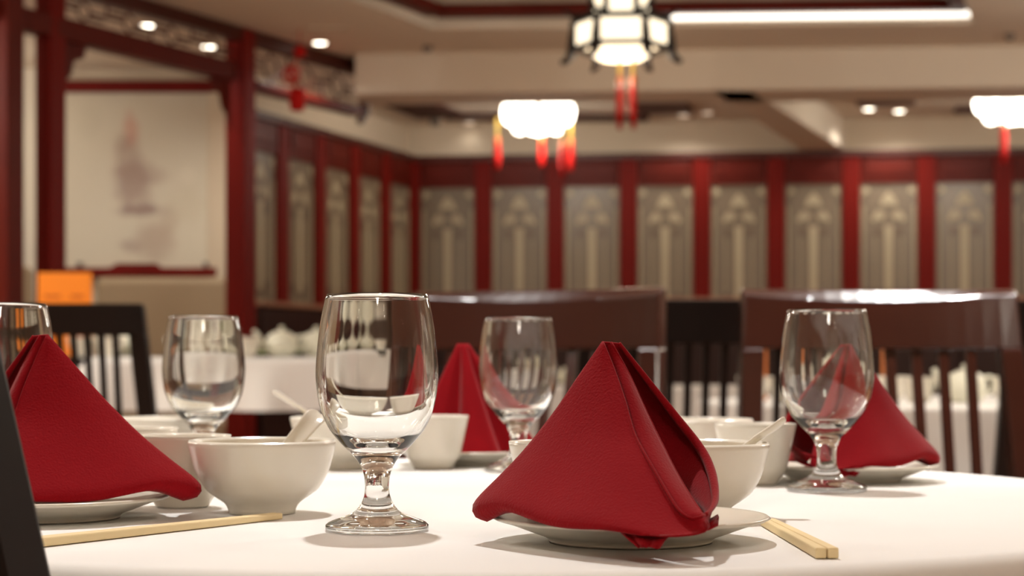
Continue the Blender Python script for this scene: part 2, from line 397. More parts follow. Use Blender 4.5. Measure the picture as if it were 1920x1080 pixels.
# ---- framed picture on the alcove wall
DA = 9.70
def art_material():
    m = mat('painted_silk', (206, 196, 178), .35, spec=.5); nt = m.node_tree; b = nt.nodes['Principled BSDF']
    tc = nt.nodes.new('ShaderNodeTexCoord'); ns = nt.nodes.new('ShaderNodeTexNoise'); ns.inputs['Scale'].default_value = 9; ns.inputs['Detail'].default_value = 5
    nt.links.new(tc.outputs['Object'], ns.inputs['Vector'])
    prev = None; s = F/DA
    blobs = [(252, 345, 42, 55, .75, (150, 118, 106)), (262, 395, 55, 14, .8, (134, 100, 92)), (240, 300, 30, 50, .55, (158, 128, 112)), (246, 240, 16, 34, .6, (196, 130, 108)), (280, 330, 40, 20, .45, (160, 132, 118)),
             (290, 450, 40, 42, .6, (166, 140, 122)), (246, 462, 22, 16, .6, (156, 130, 118)), (318, 415, 22, 30, .4, (176, 154, 132)), (352, 330, 18, 22, .3, (226, 216, 196)), (230, 270, 18, 22, .45, (160, 128, 110)), (350, 380, 40, 40, .25, (188, 176, 148)), (170, 230, 30, 40, .2, (180, 172, 150))]
    base = (*lin((208, 198, 178)), 1); col = None
    for px, py, rx, ry, st, rgb in blobs:
        p = P(px, py, DA)
        mp = nt.nodes.new('ShaderNodeMapping'); mp.vector_type = 'POINT'
        mp.inputs['Location'].default_value = (-(p.x-ART.x)*s/rx, 0, -(p.z-ART.z)*s/ry); mp.inputs['Scale'].default_value = (s/rx, 0, s/ry)
        nt.links.new(tc.outputs['Object'], mp.inputs['Vector'])
        ln = nt.nodes.new('ShaderNodeVectorMath'); ln.operation = 'LENGTH'; nt.links.new(mp.outputs[0], ln.inputs[0])
        ad = nt.nodes.new('ShaderNodeMath'); ad.operation = 'MULTIPLY_ADD'; ad.inputs[1].default_value = 1.1; nt.links.new(ns.outputs[0], ad.inputs[0]); nt.links.new(ln.outputs['Value'], ad.inputs[2])
        mr = nt.nodes.new('ShaderNodeMapRange'); mr.interpolation_type = 'SMOOTHSTEP'
        mr.inputs['From Min'].default_value = .9; mr.inputs['From Max'].default_value = 1.8; mr.inputs['To Min'].default_value = st; mr.inputs['To Max'].default_value = 0
        nt.links.new(ad.outputs[0], mr.inputs['Value'])
        mx = nt.nodes.new('ShaderNodeMix'); mx.data_type = 'RGBA'; mx.inputs[7].default_value = (*lin(rgb), 1)
        if col is None: mx.inputs[6].default_value = base
        else: nt.links.new(col, mx.inputs[6])
        nt.links.new(mr.outputs[0], mx.inputs[0]); col = mx.outputs[2]
    nt.links.new(col, b.inputs['Base Color']); return m
a = P(113, 502, DA); b = P(432, 175, DA); ART = Vector((a.x, DA, a.z))
pic = empty('framed_painting', ART, 0, 'large pale framed painting of a faded sailing ship on the alcove wall', 'painting')
W_, H_ = b.x-a.x, b.z-a.z
MB().box((0, -.012, 0), (W_, 0, H_)).build('canvas', art_material(), pic)
MB().box((-.02, -.04, H_), (W_+.02, .015, H_+.065)).build('frame_rail', M['red_wood'], pic, bevel=.006)
MB().box((-.02, -.04, -.05), (W_+.02, .015, 0)).build('frame_rail', M['red_wood'], pic, bevel=.006)
MB().box((-.07, -.04, -.05), (-.0, .015, H_+.065)).build('frame_stile', M['red_wood'], pic, bevel=.006)
MB().box((W_, -.04, -.05), (W_+.045, .015, H_+.065)).build('frame_stile', M['red_wood'], pic, bevel=.006)
pts = [(W_*.30, 0), (W_*.60, 0), (W_*.57, .022), (W_*.34, .022)]
MB().prism(pts, -.03, -.012).build('frame_ornament', M['red_wood'], pic)
for k in (.12, .86):
    MB().box((W_*k-.014, -.035, 0), (W_*k+.014, -.012, .03)).build('clip', M['grey'], pic, bevel=.005)
# pale strip and dark wood panel left of the picture
p0 = P(40, 500, 9.66); p1 = P(82, 95, 9.66)
struct('trim_pale_strip', MB().box((p0.x-.05, 9.66, .135), (p1.x+.02, 9.72, CZ)), M['pale_wall'])

# ---- wooden frames on the far ceiling
def ceil_frame(pts, lab, loc):
    r = empty('ceiling_wood_frame', (loc[0], loc[1], CZ-.001), 0, lab, 'ceiling frame')
    for a, b, wd in pts:
        MB().bar((a[0]-loc[0], a[1]-loc[1], -.014), (b[0]-loc[0], b[1]-loc[1], -.014), wd, .028).build('board', M['board'], r, bevel=.004)
    return r
def cp(px, py):     # point of the ceiling plane seen at a pixel
    D = (CZ-CH)*F/(HZ-py); return ((px-960)/F*D, D)
ceil_frame([(cp(765, 188), cp(825, 213), .30), (cp(835, 215), cp(1215, 218), .13), (cp(1225, 180), cp(1250, 206), .34), (cp(770, 186), cp(1230, 180), .10)], 'dark red wooden frame around the middle ceiling lantern', cp(1010, 195))
ceil_frame([(cp(1655, 166), cp(1662, 190), .34), (cp(1790, 202), cp(2080, 198), .12), (cp(2060, 166), cp(2120, 196), .22), (cp(1655, 166), cp(2070, 160), .06)], 'dark red wooden frame around the right ceiling lantern', cp(1860, 185))

# ---- downlights
def downlight(x, y, lab, m='bulb', r=.03, z=CZ, grp='ceiling downlights'):
    o = empty('downlight', (x, y, z), 0, lab, 'downlight', grp)
    MB().lathe([(r, -.004), (r*1.35, -.004), (r*1.4, 0), (r*1.4, .002)], 20).build('trim_ring', M['ceil'], o)
    MB().lathe([(0, -.006), (r*.8, -.005), (r, -.002), (r, .002), (0, .002)], 20).build('lens', M[m], o)
    return o
for (px, py, m, lab) in [(277, 47, 'bulb', 'bright downlight seen through the left lattice, larger of the two'), (391, 87, 'bulb', 'bright downlight seen through the left lattice near the tall post'),
        (600, 80, 'bulb', 'bright round downlight on the ceiling right of the lattice screen'), (818, 225, 'bulb_dim', 'small round downlight left of the middle lantern, left of its pair'),
        (880, 230, 'bulb_dim', 'small round downlight left of the middle lantern, right of its pair'), (1282, 216, 'bulb_dim', 'small dim downlight right of the middle lantern, left of its pair'),
        (1327, 211, 'bulb_dim', 'small downlight right of the middle lantern, beside the slanting beam'), (1629, 204, 'bulb', 'bright small downlight left of the right lantern, left of its pair'),
        (1686, 208, 'bulb', 'bright small downlight left of the right lantern, right of its pair')]:
    x, y = cp(px, py); downlight(x, y, lab, m, .034)
    spot('downlight_beam', (x, y, CZ-.02), (22 if px < 500 else 20 if px < 1000 else 17) if m == 'bulb' else (.6 if px < 900 else 9), 2.5, .9, .03)
for ((x, y), p), l in zip(TABLE_SPOTS, ('beyond the front table on the left', 'beyond the front table on the right', 'straight above the front table', 'right of the viewpoint', 'left of the viewpoint')): downlight(x, y, 'added fill downlight outside the frame, '+l, 'bulb', .04)
for (x, y, p), l in zip(FILL_SPOTS, ('between the long table and the viewpoint', 'on the right beyond the front table', 'above the dark chairs', 'behind the right lantern', 'above the booths', 'left of the front table', 'right of the front table', 'by the left side wall', 'by the right side wall', 'behind the viewpoint on the left', 'straight behind the viewpoint', 'behind the viewpoint on the right')): downlight(x, y, 'added fill downlight outside the frame, '+l, 'bulb', .04)  # fixtures added for the fill spots, they also give the glass sparkle
for (px, py, lab) in [(806, 105, 'small grey ceiling sensor below the tray corner'), (1893, 64, 'small grey ceiling sensor right of the tray')]:
    x, y = cp(px, py) if py > 80 else cp(px, py)
    o = MB().lathe([(0, -.03), (.018, -.028), (.024, -.012), (.026, 0), (0, 0)], 16).build('ceiling_sensor', M['grey'], loc=(x, min(y, 9.0), CZ)); tag(o, lab, 'sensor')
o = MB().lathe([(0, -.05), (.026, -.045), (.032, -.02), (.034, 0), (0, 0)], 16).build('smoke_detector', M['grey'], loc=(*cp(820, 237)[:1], 11.7, CZ)); tag(o, 'small grey smoke detector near the far corner below the paired downlights', 'detector')
vx, vy = cp(615, 52)
o = MB().box((-.09, -.03, -.008), (.09, .03, 0)).build('air_vent', M['wall'], loc=(vx, vy, CZ)); tag(o, 'faint beige air vent on the ceiling above the bright downlight', 'vent')

# ---- lanterns
def tassel(parent, x, y, z, cord=.10, ln=.16, r=.018):
    t = empty('tassel', (x, y, z)); t.parent = parent
    MB().tube([(0, 0, 0), (0, 0, -cord)], .008, 6).build('cord', M['gold'], t)
    MB().lathe([(0, -cord+.012), (.012, -cord+.006), (r, -cord-.012), (.012, -cord-.032), (0, -cord-.034)], 12).build('bead', M['amber'], t)
    MB().lathe([(0, -cord-.03), (r*.8, -cord-.035), (r, -cord-.06), (r*1.05, -cord-ln*.8), (r*.7, -cord-ln-.03), (0, -cord-ln-.03)], 10).build('silk', M['red'], t)
def palace_lantern(loc, rz, lab, m='lamp', tas=((-.05, -.03), (.0, .04), (.05, -.03), (-.01, -.05))):
    r = empty('palace_lantern', loc, rz, lab, 'lantern', 'ceiling lanterns')
    R = .205; N = 6
    def hexa(rad, k): return (rad*math.cos(2*PI*k/N), rad*math.sin(2*PI*k/N))
    def tier(R0, z0, z1, nm, mm):
        for k in range(N):
            a = hexa(R0, k); b = hexa(R0, k+1); i = Vector((a[0]+b[0], a[1]+b[1], 0)).normalized()
            pa = Vector((*a, 0)); pb = Vector((*b, 0)); u = pb-pa; p = pa+u*.09-i*.004; q = pb-u*.09-i*.004
            v = [(p.x, p.y, z0+.012), (q.x, q.y, z0+.012), (q.x, q.y, z1-.012), (p.x, p.y, z1-.012)]
            v += [(x-i.x*.006, y-i.y*.006, z) for x, y, z in v]
            MB().add(v, [(0,1,2,3),(7,6,5,4),(0,4,5,1),(1,5,6,2),(2,6,7,3),(3,7,4,0)]).build(nm, mm, r)
            MB().bar((*a, z0), (*a, z1), .027, .027).build('corner_post', M['black'], r)
            for z in (z0, z1): MB().bar((*a, z), (*b, z), .022, .022).build('frame_bar', M['black'], r)
    tier(R, 0, .115, 'lamp_pane', M[m])
    tier(R*.62, .13, .33, 'lamp_pane', M[m])
    MB().lathe([(0, -.045), (R*.45, -.045), (R*.58, -.03), (R*.6, -.005), (0, -.005)], 24).build('bottom_glass', M[m], r)
    MB().lathe([(0, .118), (R*.98, .118), (R*.7, .13), (0, .132)], 6).build('middle_plate', M['beam'], r)
    MB().lathe([(0, .335), (R*.9, .335), (R*.55, .37), (.02, .40), (0, .40)], 6).build('top_plate', M['beam'], r)
    for k in range(N):
        a = hexa(1, k); pts = [(a[0]*q, a[1]*q, z) for q, z in ((R*.98, .10), (R*1.03, .03), (R*1.05, -.03), (R*1.16, -.05), (R*1.26, -.056))]
        MB().tube(pts, [.016, .02, .022, .016, .010], 6).build('scroll_hook', M['black'], r)
        pts = [(a[0]*q, a[1]*q, z) for q, z in ((R*.62, .15), (R*1.0, .14), (R*1.2, .17))]
        MB().tube(pts, [.01, .01, .007], 6).build('scroll_hook', M['black'], r)
    MB().tube([(0, 0, .39), (0, 0, .50)], .01, 8).build('hanging_rod', M['black'], r)
    for x, y in tas: tassel(r, x, y, -.045, .085, .185, .0135)
    return r
D1 = 7.7; p = P(1165, 92, D1)
point('lantern_and_fill_glow', (p.x, D1, p.z-.16), 8, .10, (1, .82, .62))
palace_lantern((p.x, D1, p.z), math.radians(-4), 'hexagonal palace lantern with frosted panes, black hooks and red tassels, nearest one', tas=((-.007, -.03), (.052, -.03)))
def lamp_and_fill_light(x, y, z, p): point('lantern_and_fill_glow', (x, y, z), p, .13, (1, .95, .85))  # glow of a seen lantern, elsewhere plain added fill
def blossom_lantern(loc, lab, tas, r0=.215):
    r = empty('blossom_lantern', loc, 0, lab, 'lantern', 'ceiling lanterns')
    N = 8
    for k in range(N):
        t = 2*PI*(k+.5)/N; c, s = math.cos(t), math.sin(t)
        rows = []
        for i in range(7):
            ph = PI*i/6; z = .055*math.cos(ph)
            rr = .05*math.sin(ph)
            rows.append([(c*(r0-.045)+math.cos(q)*rr*1.15, s*(r0-.045)+math.sin(q)*rr*1.15, z*1.3) for q in [2*PI*j/10 for j in range(10)]])
        MB().grid(rows, closed=True).build('petal_glass', M['lamp_hot'], r)
    for k in range(6):
        t = 2*PI*(k+.5)/6; c, s = math.cos(t), math.sin(t); rows = []
        for i in range(7):
            ph = PI*i/6; rr = .05*math.sin(ph)
            rows.append([(c*(r0*.58)+math.cos(q)*rr*.95, s*(r0*.58)+math.sin(q)*rr*.95, .05*math.cos(ph)-.07) for q in [2*PI*j/10 for j in range(10)]])
        MB().grid(rows, closed=True).build('petal_glass', M['lamp_hot'], r)
    MB().lathe([(0, -.125), (.06, -.12), (.075, -.10), (.05, -.05), (0, -.05)], 20).build('bottom_glass', M['lamp_hot'], r)
    MB().lathe([(0, .075), (r0*.8, .075), (r0*.9, .055), (r0*.5, .05), (0, .05)], 24).build('top_ring', M['beam'], r)
    MB().tube([(0, 0, .07), (0, 0, CZ-loc[2]-.002)], .02, 8).build('stem', M['beam'], r)
    for x, y, c_, l_ in tas: tassel(r, x, y, -.03, c_, l_, .02)
    return r
D2 = 10.6; p = P(1009, 212, D2); s2 = F/D2
blossom_lantern((p.x, D2, p.z), 'glowing white blossom lantern with four red tassels in the middle of the far ceiling', [((932-1009)/s2, 0, .12, .15), ((1017-1009)/s2, .12, .10, .14), ((1054-1009)/s2, -.15, .16, .17), ((1072-1009)/s2, .1, .12, .15)])
D3 = 10.3; p = P(1896, 192, D3); s3 = F/D3
blossom_lantern((p.x, D3, p.z), 'glowing white blossom lantern cut by the right edge of the frame', [((1873-1896)/s3, -.1, .10, .20), ((1960-1896)/s3, 0, .12, .15)], .20)
# glow points of the two far lanterns, then fill at added unseen lanterns
lamp_and_fill_light(P(1009, 0, D2).x, D2-.1, 2.12, 12); lamp_and_fill_light(P(1896, 0, D3).x, D3-.1, 2.12, 9); lamp_and_fill_light(P(1009, 0, D2).x-.3, D2+.05, CZ-.1, 5); lamp_and_fill_light(P(1009, 0, D2).x+.3, D2+.05, CZ-.1, 5); lamp_and_fill_light(P(1896, 0, D3).x-.28, D3, CZ-.1, 5)
lamp_and_fill_light(1.9, 3.6, 2.05, 50); lamp_and_fill_light(-2.2, 3.4, 2.05, 50); lamp_and_fill_light(.1, -.9, 2.05, 26)  # added fill over the near part of the room
lamp_and_fill_light(-2.9, 9.0, 1.9, 4)  # added fill for the alcove
blossom_lantern((-2.75, 6.3, 2.22), 'added fill blossom lantern above the platform, outside the left edge of the frame', []); lamp_and_fill_light(-2.75, 6.3, 1.98, 26)  # added out of view to brighten the ceiling from the left
blossom_lantern((3.1, 7.2, 2.22), 'added fill blossom lantern on the right, outside the right edge of the frame', []); lamp_and_fill_light(3.1, 7.2, 1.98, 24)  # added out of view to brighten the ceiling from the right
blossom_lantern((-2.9, 9.0, 2.2), 'added fill blossom lantern above the booths, hidden beyond the left edge of the frame', [], .18)  # unseen lantern added to light the alcove
blossom_lantern((1.9, 3.6, 2.24), 'added fill blossom lantern above the room, right of the front table and outside the frame', [])  # this and the next two are unseen lanterns added as fill
blossom_lantern((-2.2, 3.4, 2.24), 'added fill blossom lantern above the room, left of the front table and outside the frame', [])
blossom_lantern((.1, -.9, 2.24), 'added fill blossom lantern above the room behind the viewpoint', [])
# red ornament hanging before the second lattice bay
D = 8.55; p = P(562, 88, D)
kn = empty('hanging_red_ornament', (p.x, D, CZ-.001), 0, 'bright red hanging knot ornament with tassel before the lattice transom', 'ornament')
dz = p.z-CZ; s_ = F/D
MB().tube([(0, 0, 0), (0, 0, dz)], .003, 6).build('cord', M['red'], kn)
MB().lathe([(0, .03), (.022, .02), (.032, 0), (.022, -.02), (0, -.03)], 16).build('ball', M['red'], kn, loc=(0, 0, dz-.02))
for s in (-1, 1):
    ring = [(-.04+s*.012+.022*math.cos(t), 0, dz-.13+.04*math.sin(t)) for t in [2*PI*k/14 for k in range(15)]]
    MB().tube(ring, .007, 6, cap=False).build('knot_loop', M['red'], kn)
MB().tube([(0, 0, dz-.03), (-.035, 0, dz-.1), (-.02, 0, dz-.19)], .006, 6).build('cord', M['red'], kn)
MB().lathe([(0, .0), (.03, -.005), (.038, -.03), (.036, -.09), (.03, -.11), (0, -.11)], 14).build('silk', M['red'], kn, loc=(-.012, 0, dz-.19))

# ------------------------------------------------------------------ booth, far tables
def booth(px0, px1, py, D, lab):
    a = P(px0, py, D); b = P(px1, py, D)
    r = empty('booth_seat', (a.x, D, .135), 0, lab, 'booth', 'booth seats in the alcove')
    W = b.x-a.x; H = a.z-.135
    MB().box((0, 0, .40), (W, .16, H)).build('backrest', M['booth'], r, bevel=.035, seg=4)
    MB().box((0, -.45, .30), (W, .02, .44)).build('seat_cushion', M['booth'], r, bevel=.03, seg=3)
    MB().box((.01, -.42, 0), (W-.01, .14, .31)).build('base', M['chair_dark'], r)
    return r
booth(178, 468, 520, 9.25, 'long beige upholstered booth back below the painting')
booth(-240, 50, 497, 9.0, 'beige booth back at the left edge beside the orange card')

def drape(L, W, R, ov, n=160, fold=.018, folds=22, top=TT, fr=.012):
    """tablecloth over a round (R) or rectangular (L x W) top"""
    def edge(t):
        if R: return R*math.cos(t), R*math.sin(t)
        c, s = math.cos(t), math.sin(t); k = 8
        q = (abs(c/(L/2))**k+abs(s/(W/2))**k)**(-1/k); return q*c, q*s
    rows = []
    prof = [(i/10, 0, 0) for i in range(1, 10)]+[(.97, 0, 0)]
    for fr_, dz, g in prof: rows.append([(edge(2*PI*k/n)[0]*fr_, edge(2*PI*k/n)[1]*fr_, top) for k in range(n)])
    for a in (0, 25, 50, 75, 90):
        a = math.radians(a); o_ = fr*math.sin(a)-fr; d_ = -fr*(1-math.cos(a))
        rows.append([((lambda e: (e[0]*(1+o_/math.hypot(*e)), e[1]*(1+o_/math.hypot(*e)), top+d_))(edge(2*PI*k/n))) for k in range(n)])
    m = 8
    for j in range(1, m+1):
        h = j/m; ring = []
        for k in range(n):
            t = 2*PI*k/n; e = edge(t); rr = math.hypot(*e)
            f = fold*h*(math.sin(folds*t+1.2*math.sin(3*t))+.5*math.sin((folds*1.7//1)*t+2))+.02*h
            ring.append((e[0]*(1+f/rr), e[1]*(1+f/rr), top-fr-(ov-fr)*h))
        rows.append(ring)
    mb = MB().grid(rows, closed=True)
    c = len(mb.v); mb.v.append((0, 0, top)); 
    for k in range(n): mb.f.append((c, k, (k+1) % n)); mb.sm.append(True)
    return mb
def round_table(x, y, R, tlab, clab, base=0, top=TT, ov=.22, leg=True):
    t = empty('round_table', (x, y, base), 0, tlab, 'table', 'cloth covered tables')
    h = top-base-.004
    MB().lathe([(0, h-.03), (R-.012, h-.03), (R-.008, h-.012), (R-.014, h), (0, h)], 64).build('tabletop', M['chair_dark'], t)
    MB().lathe([(.04, 0), (.04, h-.03)], 20).build('pedestal', M['black'], t)
    MB().lathe([(0, 0), (.26, 0), (.26, .015), (.05, .05), (0, .05)], 32).build('base', M['black'], t)
    c = drape(0, 0, R, ov, top=top).build('tablecloth', M['cloth'], loc=(x, y, 0)); tag(c, clab, 'tablecloth', 'white tablecloths')
    return t
TX, TY, TR = -.03, 1.5, .562
round_table(TX, TY, TR, 'round pedestal table in the foreground hidden under its white cloth', 'white cloth on the front table carrying the red napkins and goblets')
round_table(1.30, 5.05, .78, 'round table behind the right mahogany chair under its white cloth', 'white cloth on the table seen through the right chair slats')
round_table(.48, 7.9, .62, 'round table far behind the left mahogany chair under its white cloth', 'white cloth on the small far table behind the middle chairs')
# long table on the platform
KD = 6.3; kx0, kx1 = P(112, 0, KD).x, P(752, 0, KD).x; KT = CH+8*KD/F
kt = empty('long_table', ((kx0+kx1)/2, KD+.38, .135), 0, 'long table on the platform before the booth, under its white cloth', 'table')
MB().box((-(kx1-kx0)/2+.02, -.36, KT-.135-.035), ((kx1-kx0)/2-.02, .36, KT-.135-.004)).build('tabletop', M['chair_dark'], kt)
for sx in (-1, 1):
    for sy in (-1, 1): MB().box((sx*.68-.025, sy*.3-.025, 0), (sx*.68+.025, sy*.3+.025, KT-.135-.035)).build('leg', M['chair_dark'], kt)
c = drape(kx1-kx0, .76, 0, .19, n=200, fold=.032, folds=9, top=KT, fr=.03).build('tablecloth', M['cloth'], loc=((kx0+kx1)/2, KD+.38, 0)); tag(c, 'white cloth on the long table before the beige booth', 'tablecloth', 'white tablecloths')

# ------------------------------------------------------------------ tableware
BOWL = [(0, .006), (.0200, .006), (.0215, 0), (.0239, 0), (.0245, .0033), (.0270, .0076), (.0331, .0119), (.0380, .0155), (.0416, .0192), (.0477, .030), (.0513, .0423), (.0534, .0515), (.0532, .0528), (.0522, .0528), (.0500, .0423), (.0463, .0305), (.040, .0205), (.0330, .0145), (.024, .0108), (.0, .0095)]
CUP = [(0, .004), (.0165, .004), (.0178, 0), (.0193, 0), (.0222, .005), (.0262, .010), (.0285, .016), (.0323, .0335), (.0365, .0528), (.0363, .054), (.0353, .054), (.0340, .050), (.0298, .0335), (.0262, .0175), (.0225, .0105), (.015, .0075), (0, .0068)]
PLATE = [(0, .003), (.047, .003), (.0485, 0), (.0505, 0), (.0515, .0028), (.060, .006), (.074, .0112), (.0842, .0142), (.0852, .0153), (.0846, .0163), (.083, .0163), (.074, .0138), (.062, .0095), (.054, .0064), (.048, .0052), (0, .005)]
GOB = [(0, .0), (.026, .0), (.031, 0), (.0335, .0008), (.0338, .0030), (.0328, .0047), (.0290, .0066), (.0222, .0090), (.0160, .0115), (.0122, .0150), (.0097, .0190), (.0083, .0235), (.0078, .0280), (.0081, .0330), (.0094, .0390), (.0113, .0430), (.0146, .0478), (.0200, .0530), (.0255, .0590), (.0310, .0660), (.0358, .0760), (.0384, .0860), (.0398, .0975), (.0399, .1060), (.0388, .1200), (.0366, .1370), (.0335, .1520), (.0331, .1533), (.0322, .1540), (.0312, .1530), (.0315, .1515), (.0342, .1370), (.0364, .1200), (.0374, .1060), (.0372, .0975), (.0356, .0860), (.0325, .0760), (.0268, .0665), (.0205, .0608), (.0130, .0572), (0, .0560)]
def smooth_prof(pr, n): 
    q = catmull([(r, z, 0) for r, z in pr], n); return [(max(0, a.x), a.y) for a in q]
def lathe_obj(name, prof, m, loc, n=64, parent=None):
    return MB().lathe(prof, n).build(name, m, parent, loc=loc)
def tpos(px, py_contact):
    s = (py_contact-HZ)/(CH-TT); D = F/s; return ((px-960)/s, D, TT+.0003)
def tposD(px, s): return ((px-960)/s, F/s, TT+.0003)
gp = [(0, GOB[0][1])]+smooth_prof(GOB[1:-1], 110)+[(0, GOB[-1][1])]
gobs = [(707, 2875, 'clear goblet standing nearest, left of the central red napkin'), (1550, 2207, 'clear goblet before the right red napkin'),
        (972, 1868, 'clear goblet in the middle, just behind the central napkin'), (382, 1930, 'clear goblet on the left behind the stacked cups and bowls'), (3, 2480, 'clear goblet cut by the left edge behind the left napkin')]
g0 = None
for px, s, lab in gobs:
    loc = tposD(px, s)
    if g0 is None:
        g0 = MB().lathe(gp, 96).build('water_goblet', M['glass'], loc=loc); g = g0
    else: g = g0.copy(); COL.objects.link(g); g.location = loc
    tag(g, lab, 'goblet', 'water goblets on the front table')
bp_ = smooth_prof(BOWL, 60); bp_[0] = (0, bp_[0][1]); bp_[-1] = (0, bp_[-1][1])
cpf = smooth_prof(CUP, 50); cpf[0] = (0, cpf[0][1]); cpf[-1] = (0, cpf[-1][1])
pp = smooth_prof(PLATE, 60); pp[0] = (0, pp[0][1]); pp[-1] = (0, pp[-1][1])
bowls = {}
for key, px, s, lab in [('b1', 491.5, 2586, 'white footed soup bowl with spoon, left of the nearest goblet'), ('b4', 308, 1850, 'white soup bowl behind the left teacups, beneath the left goblet'),
        ('b5', 642, 1830, 'white soup bowl with spoon behind the nearest goblet'), ('b6', 1300, 2661, 'white soup bowl with spoon right behind the central napkin'), ('b7', 1311, 1898, 'white soup bowl farthest back behind the central napkin')]:
    loc = tposD(px, s)
    if not bowls: o = MB().lathe(bp_, 72).build('soup_bowl', M['china'], loc=loc)
    else: o = bowls['b1'].copy(); COL.objects.link(o); o.location = loc
    bowls[key] = o; tag(o, lab, 'bowl', 'soup bowls on the front table')
c0 = None
for px, s, lab in [(342, 2477, 'white handleless teacup just left of the near soup bowl'), (252, 2230, 'white handleless teacup partly behind the left napkin'),
        (812, 1830, 'white handleless teacup right of the nearest goblet'), (1416, 2096, 'white handleless teacup between central napkin and right goblet'), (1052, 2690, 'white teacup almost hidden behind the central napkin')]:
    loc = tposD(px, s)
    if c0 is None: o = c0 = MB().lathe(cpf, 64).build('teacup', M['china'], loc=loc)
    else: o = c0.copy(); COL.objects.link(o); o.location = loc
    tag(o, lab, 'teacup', 'teacups on the front table')
plates = {}
for key, px, s, lab in [('p1', 1182, 3060, 'white side plate under the central red napkin'), ('p2', 89, 2670, 'white side plate under the left red napkin'),
        ('p3', 1585, 2031, 'white side plate under the right red napkin'), ('p4', 888, 1749, 'white side plate under the napkin farthest back')]:
    loc = tposD(px, s)
    if not plates: o = MB().lathe(pp, 96).build('side_plate', M['china'], loc=loc)
    else: o = plates['p1'].copy(); COL.objects.link(o); o.location = loc
    plates[key] = o; tag(o, lab, 'plate', 'side plates on the front table')

# ---- soup spoons
def spoon(bowl, tip, width, lab, start=None, thick=.0022, roll=0, hook=.006):
    o = bowls[bowl]; B0 = Vector(o.location)
    tip = Vector(tip); d = Vector((tip.x, tip.y, 0)); d = d.normalized()
    st = Vector(start) if start else Vector((-d.x*.012, -d.y*.012, .0125))
    r = empty('soup_spoon', B0+st, 0, lab, 'spoon', 'soup spoons')
    axis = (tip-st); L = axis.length; ax = axis.normalized()
    side = ax.cross(Vector((0, 0, 1))).normalized()
    side = Matrix.Rotation(roll, 3, ax) @ side
    nrm = side.cross(ax).normalized()
    # handle: shallow channel
    rows = []
    n = 14
    for i in range(n+1):
        t = .30+.70*i/n; p = ax*L*t + nrm*(.004*math.sin(PI*t)) - nrm*hook*max(0, (t-.85)/.15)**2
        wd = width*(.62+.38*((t-.3)/.7))*(1 if t < .95 else math.sqrt(max(.05, 1-((t-.95)/.052)**2)))
        rows.append([p+side*wd/2*u+nrm*(.0028*u*u) for u in (-1, -.6, -.2, .2, .6, 1)])
    MB().grid(rows).build('handle', M['china'], r, solid=thick, sub=1)
    rows = []
    for i in range(11):
        t = i/10; p = ax*L*(.36*t) ; wd = .021*math.sin(PI*min(1, .08+t*.80))**.7
        dep = .006*math.sin(PI*min(1, .08+t*.86))
        rows.append([p+side*wd*math.sin(PI/2*u)*.62+nrm*(.004-dep*math.cos(PI/2*u)+.002) for u in (-1, -.6, -.2, .2, .6, 1)])
    MB().grid(rows).build('spoon_bowl', M['china'], r, solid=thick, sub=1)
def rel(px, py, bowl, dy):
    B0 = bowls[bowl].location; D = B0.y+dy; p = P(px, py, D); return (p.x-B0.x, dy, p.z-B0.z)
spoon('b1', rel(602, 770, 'b1', .030), .0165, 'white porcelain spoon leaning in the near bowl beside the nearest goblet', start=(-.004, -.006, .0165), roll=.9)
spoon('b5', rel(509, 735, 'b5', .02), .011, 'white porcelain spoon leaning left out of the bowl behind the goblet', start=(.008, -.004, .017), roll=.4, hook=0)
spoon('b6', rel(1478, 790, 'b6', .012), .012, 'white porcelain spoon leaning right out of the bowl behind the central napkin', start=(.004, -.004, .017), roll=-.5, hook=-.002)

# ---- chopsticks
def chopsticks(a, b, w0, w1, lab):
    a = Vector(a); b = Vector(b); d = (b-a); L = d.length; ang = math.atan2(d.y, d.x)
    r = empty('chopsticks', (a.x, a.y, TT+.0005), ang-PI/2, lab, 'chopsticks', 'pairs of joined wooden chopsticks')
    for s in (-1, 1):
        x0, x1 = (s*.0003, s*w0), ()
        rows = []
        v = []
        for y, w_, h in ((0, w0, w0*.92), (L, w1, w1*.92)):
            v += [(s*.0003, y, 0), (s*w_, y, 0), (s*w_, y, h), (s*.0003, y, h)]
        MB().add(v, [(0, 1, 2, 3), (7, 6, 5, 4), (0, 4, 5, 1), (1, 5, 6, 2), (2, 6, 7, 3), (3, 7, 4, 0)]).build('chopstick', M['bamboo'], r, bevel=.0009)
p = tpos(1551, 1049); q = (.1715, 1.215)
chopsticks((p[0], p[1], 0), (q[0], q[1], 0), .0066, .0052, 'pale wooden chopsticks lying right of the central plate')
a = tpos(18, 1032); b = tpos(521, 974)
chopsticks((a[0], a[1], 0), (b[0], b[1], 0), .0062, .0046, 'pale wooden chopsticks lying before the left plate and soup bowl')

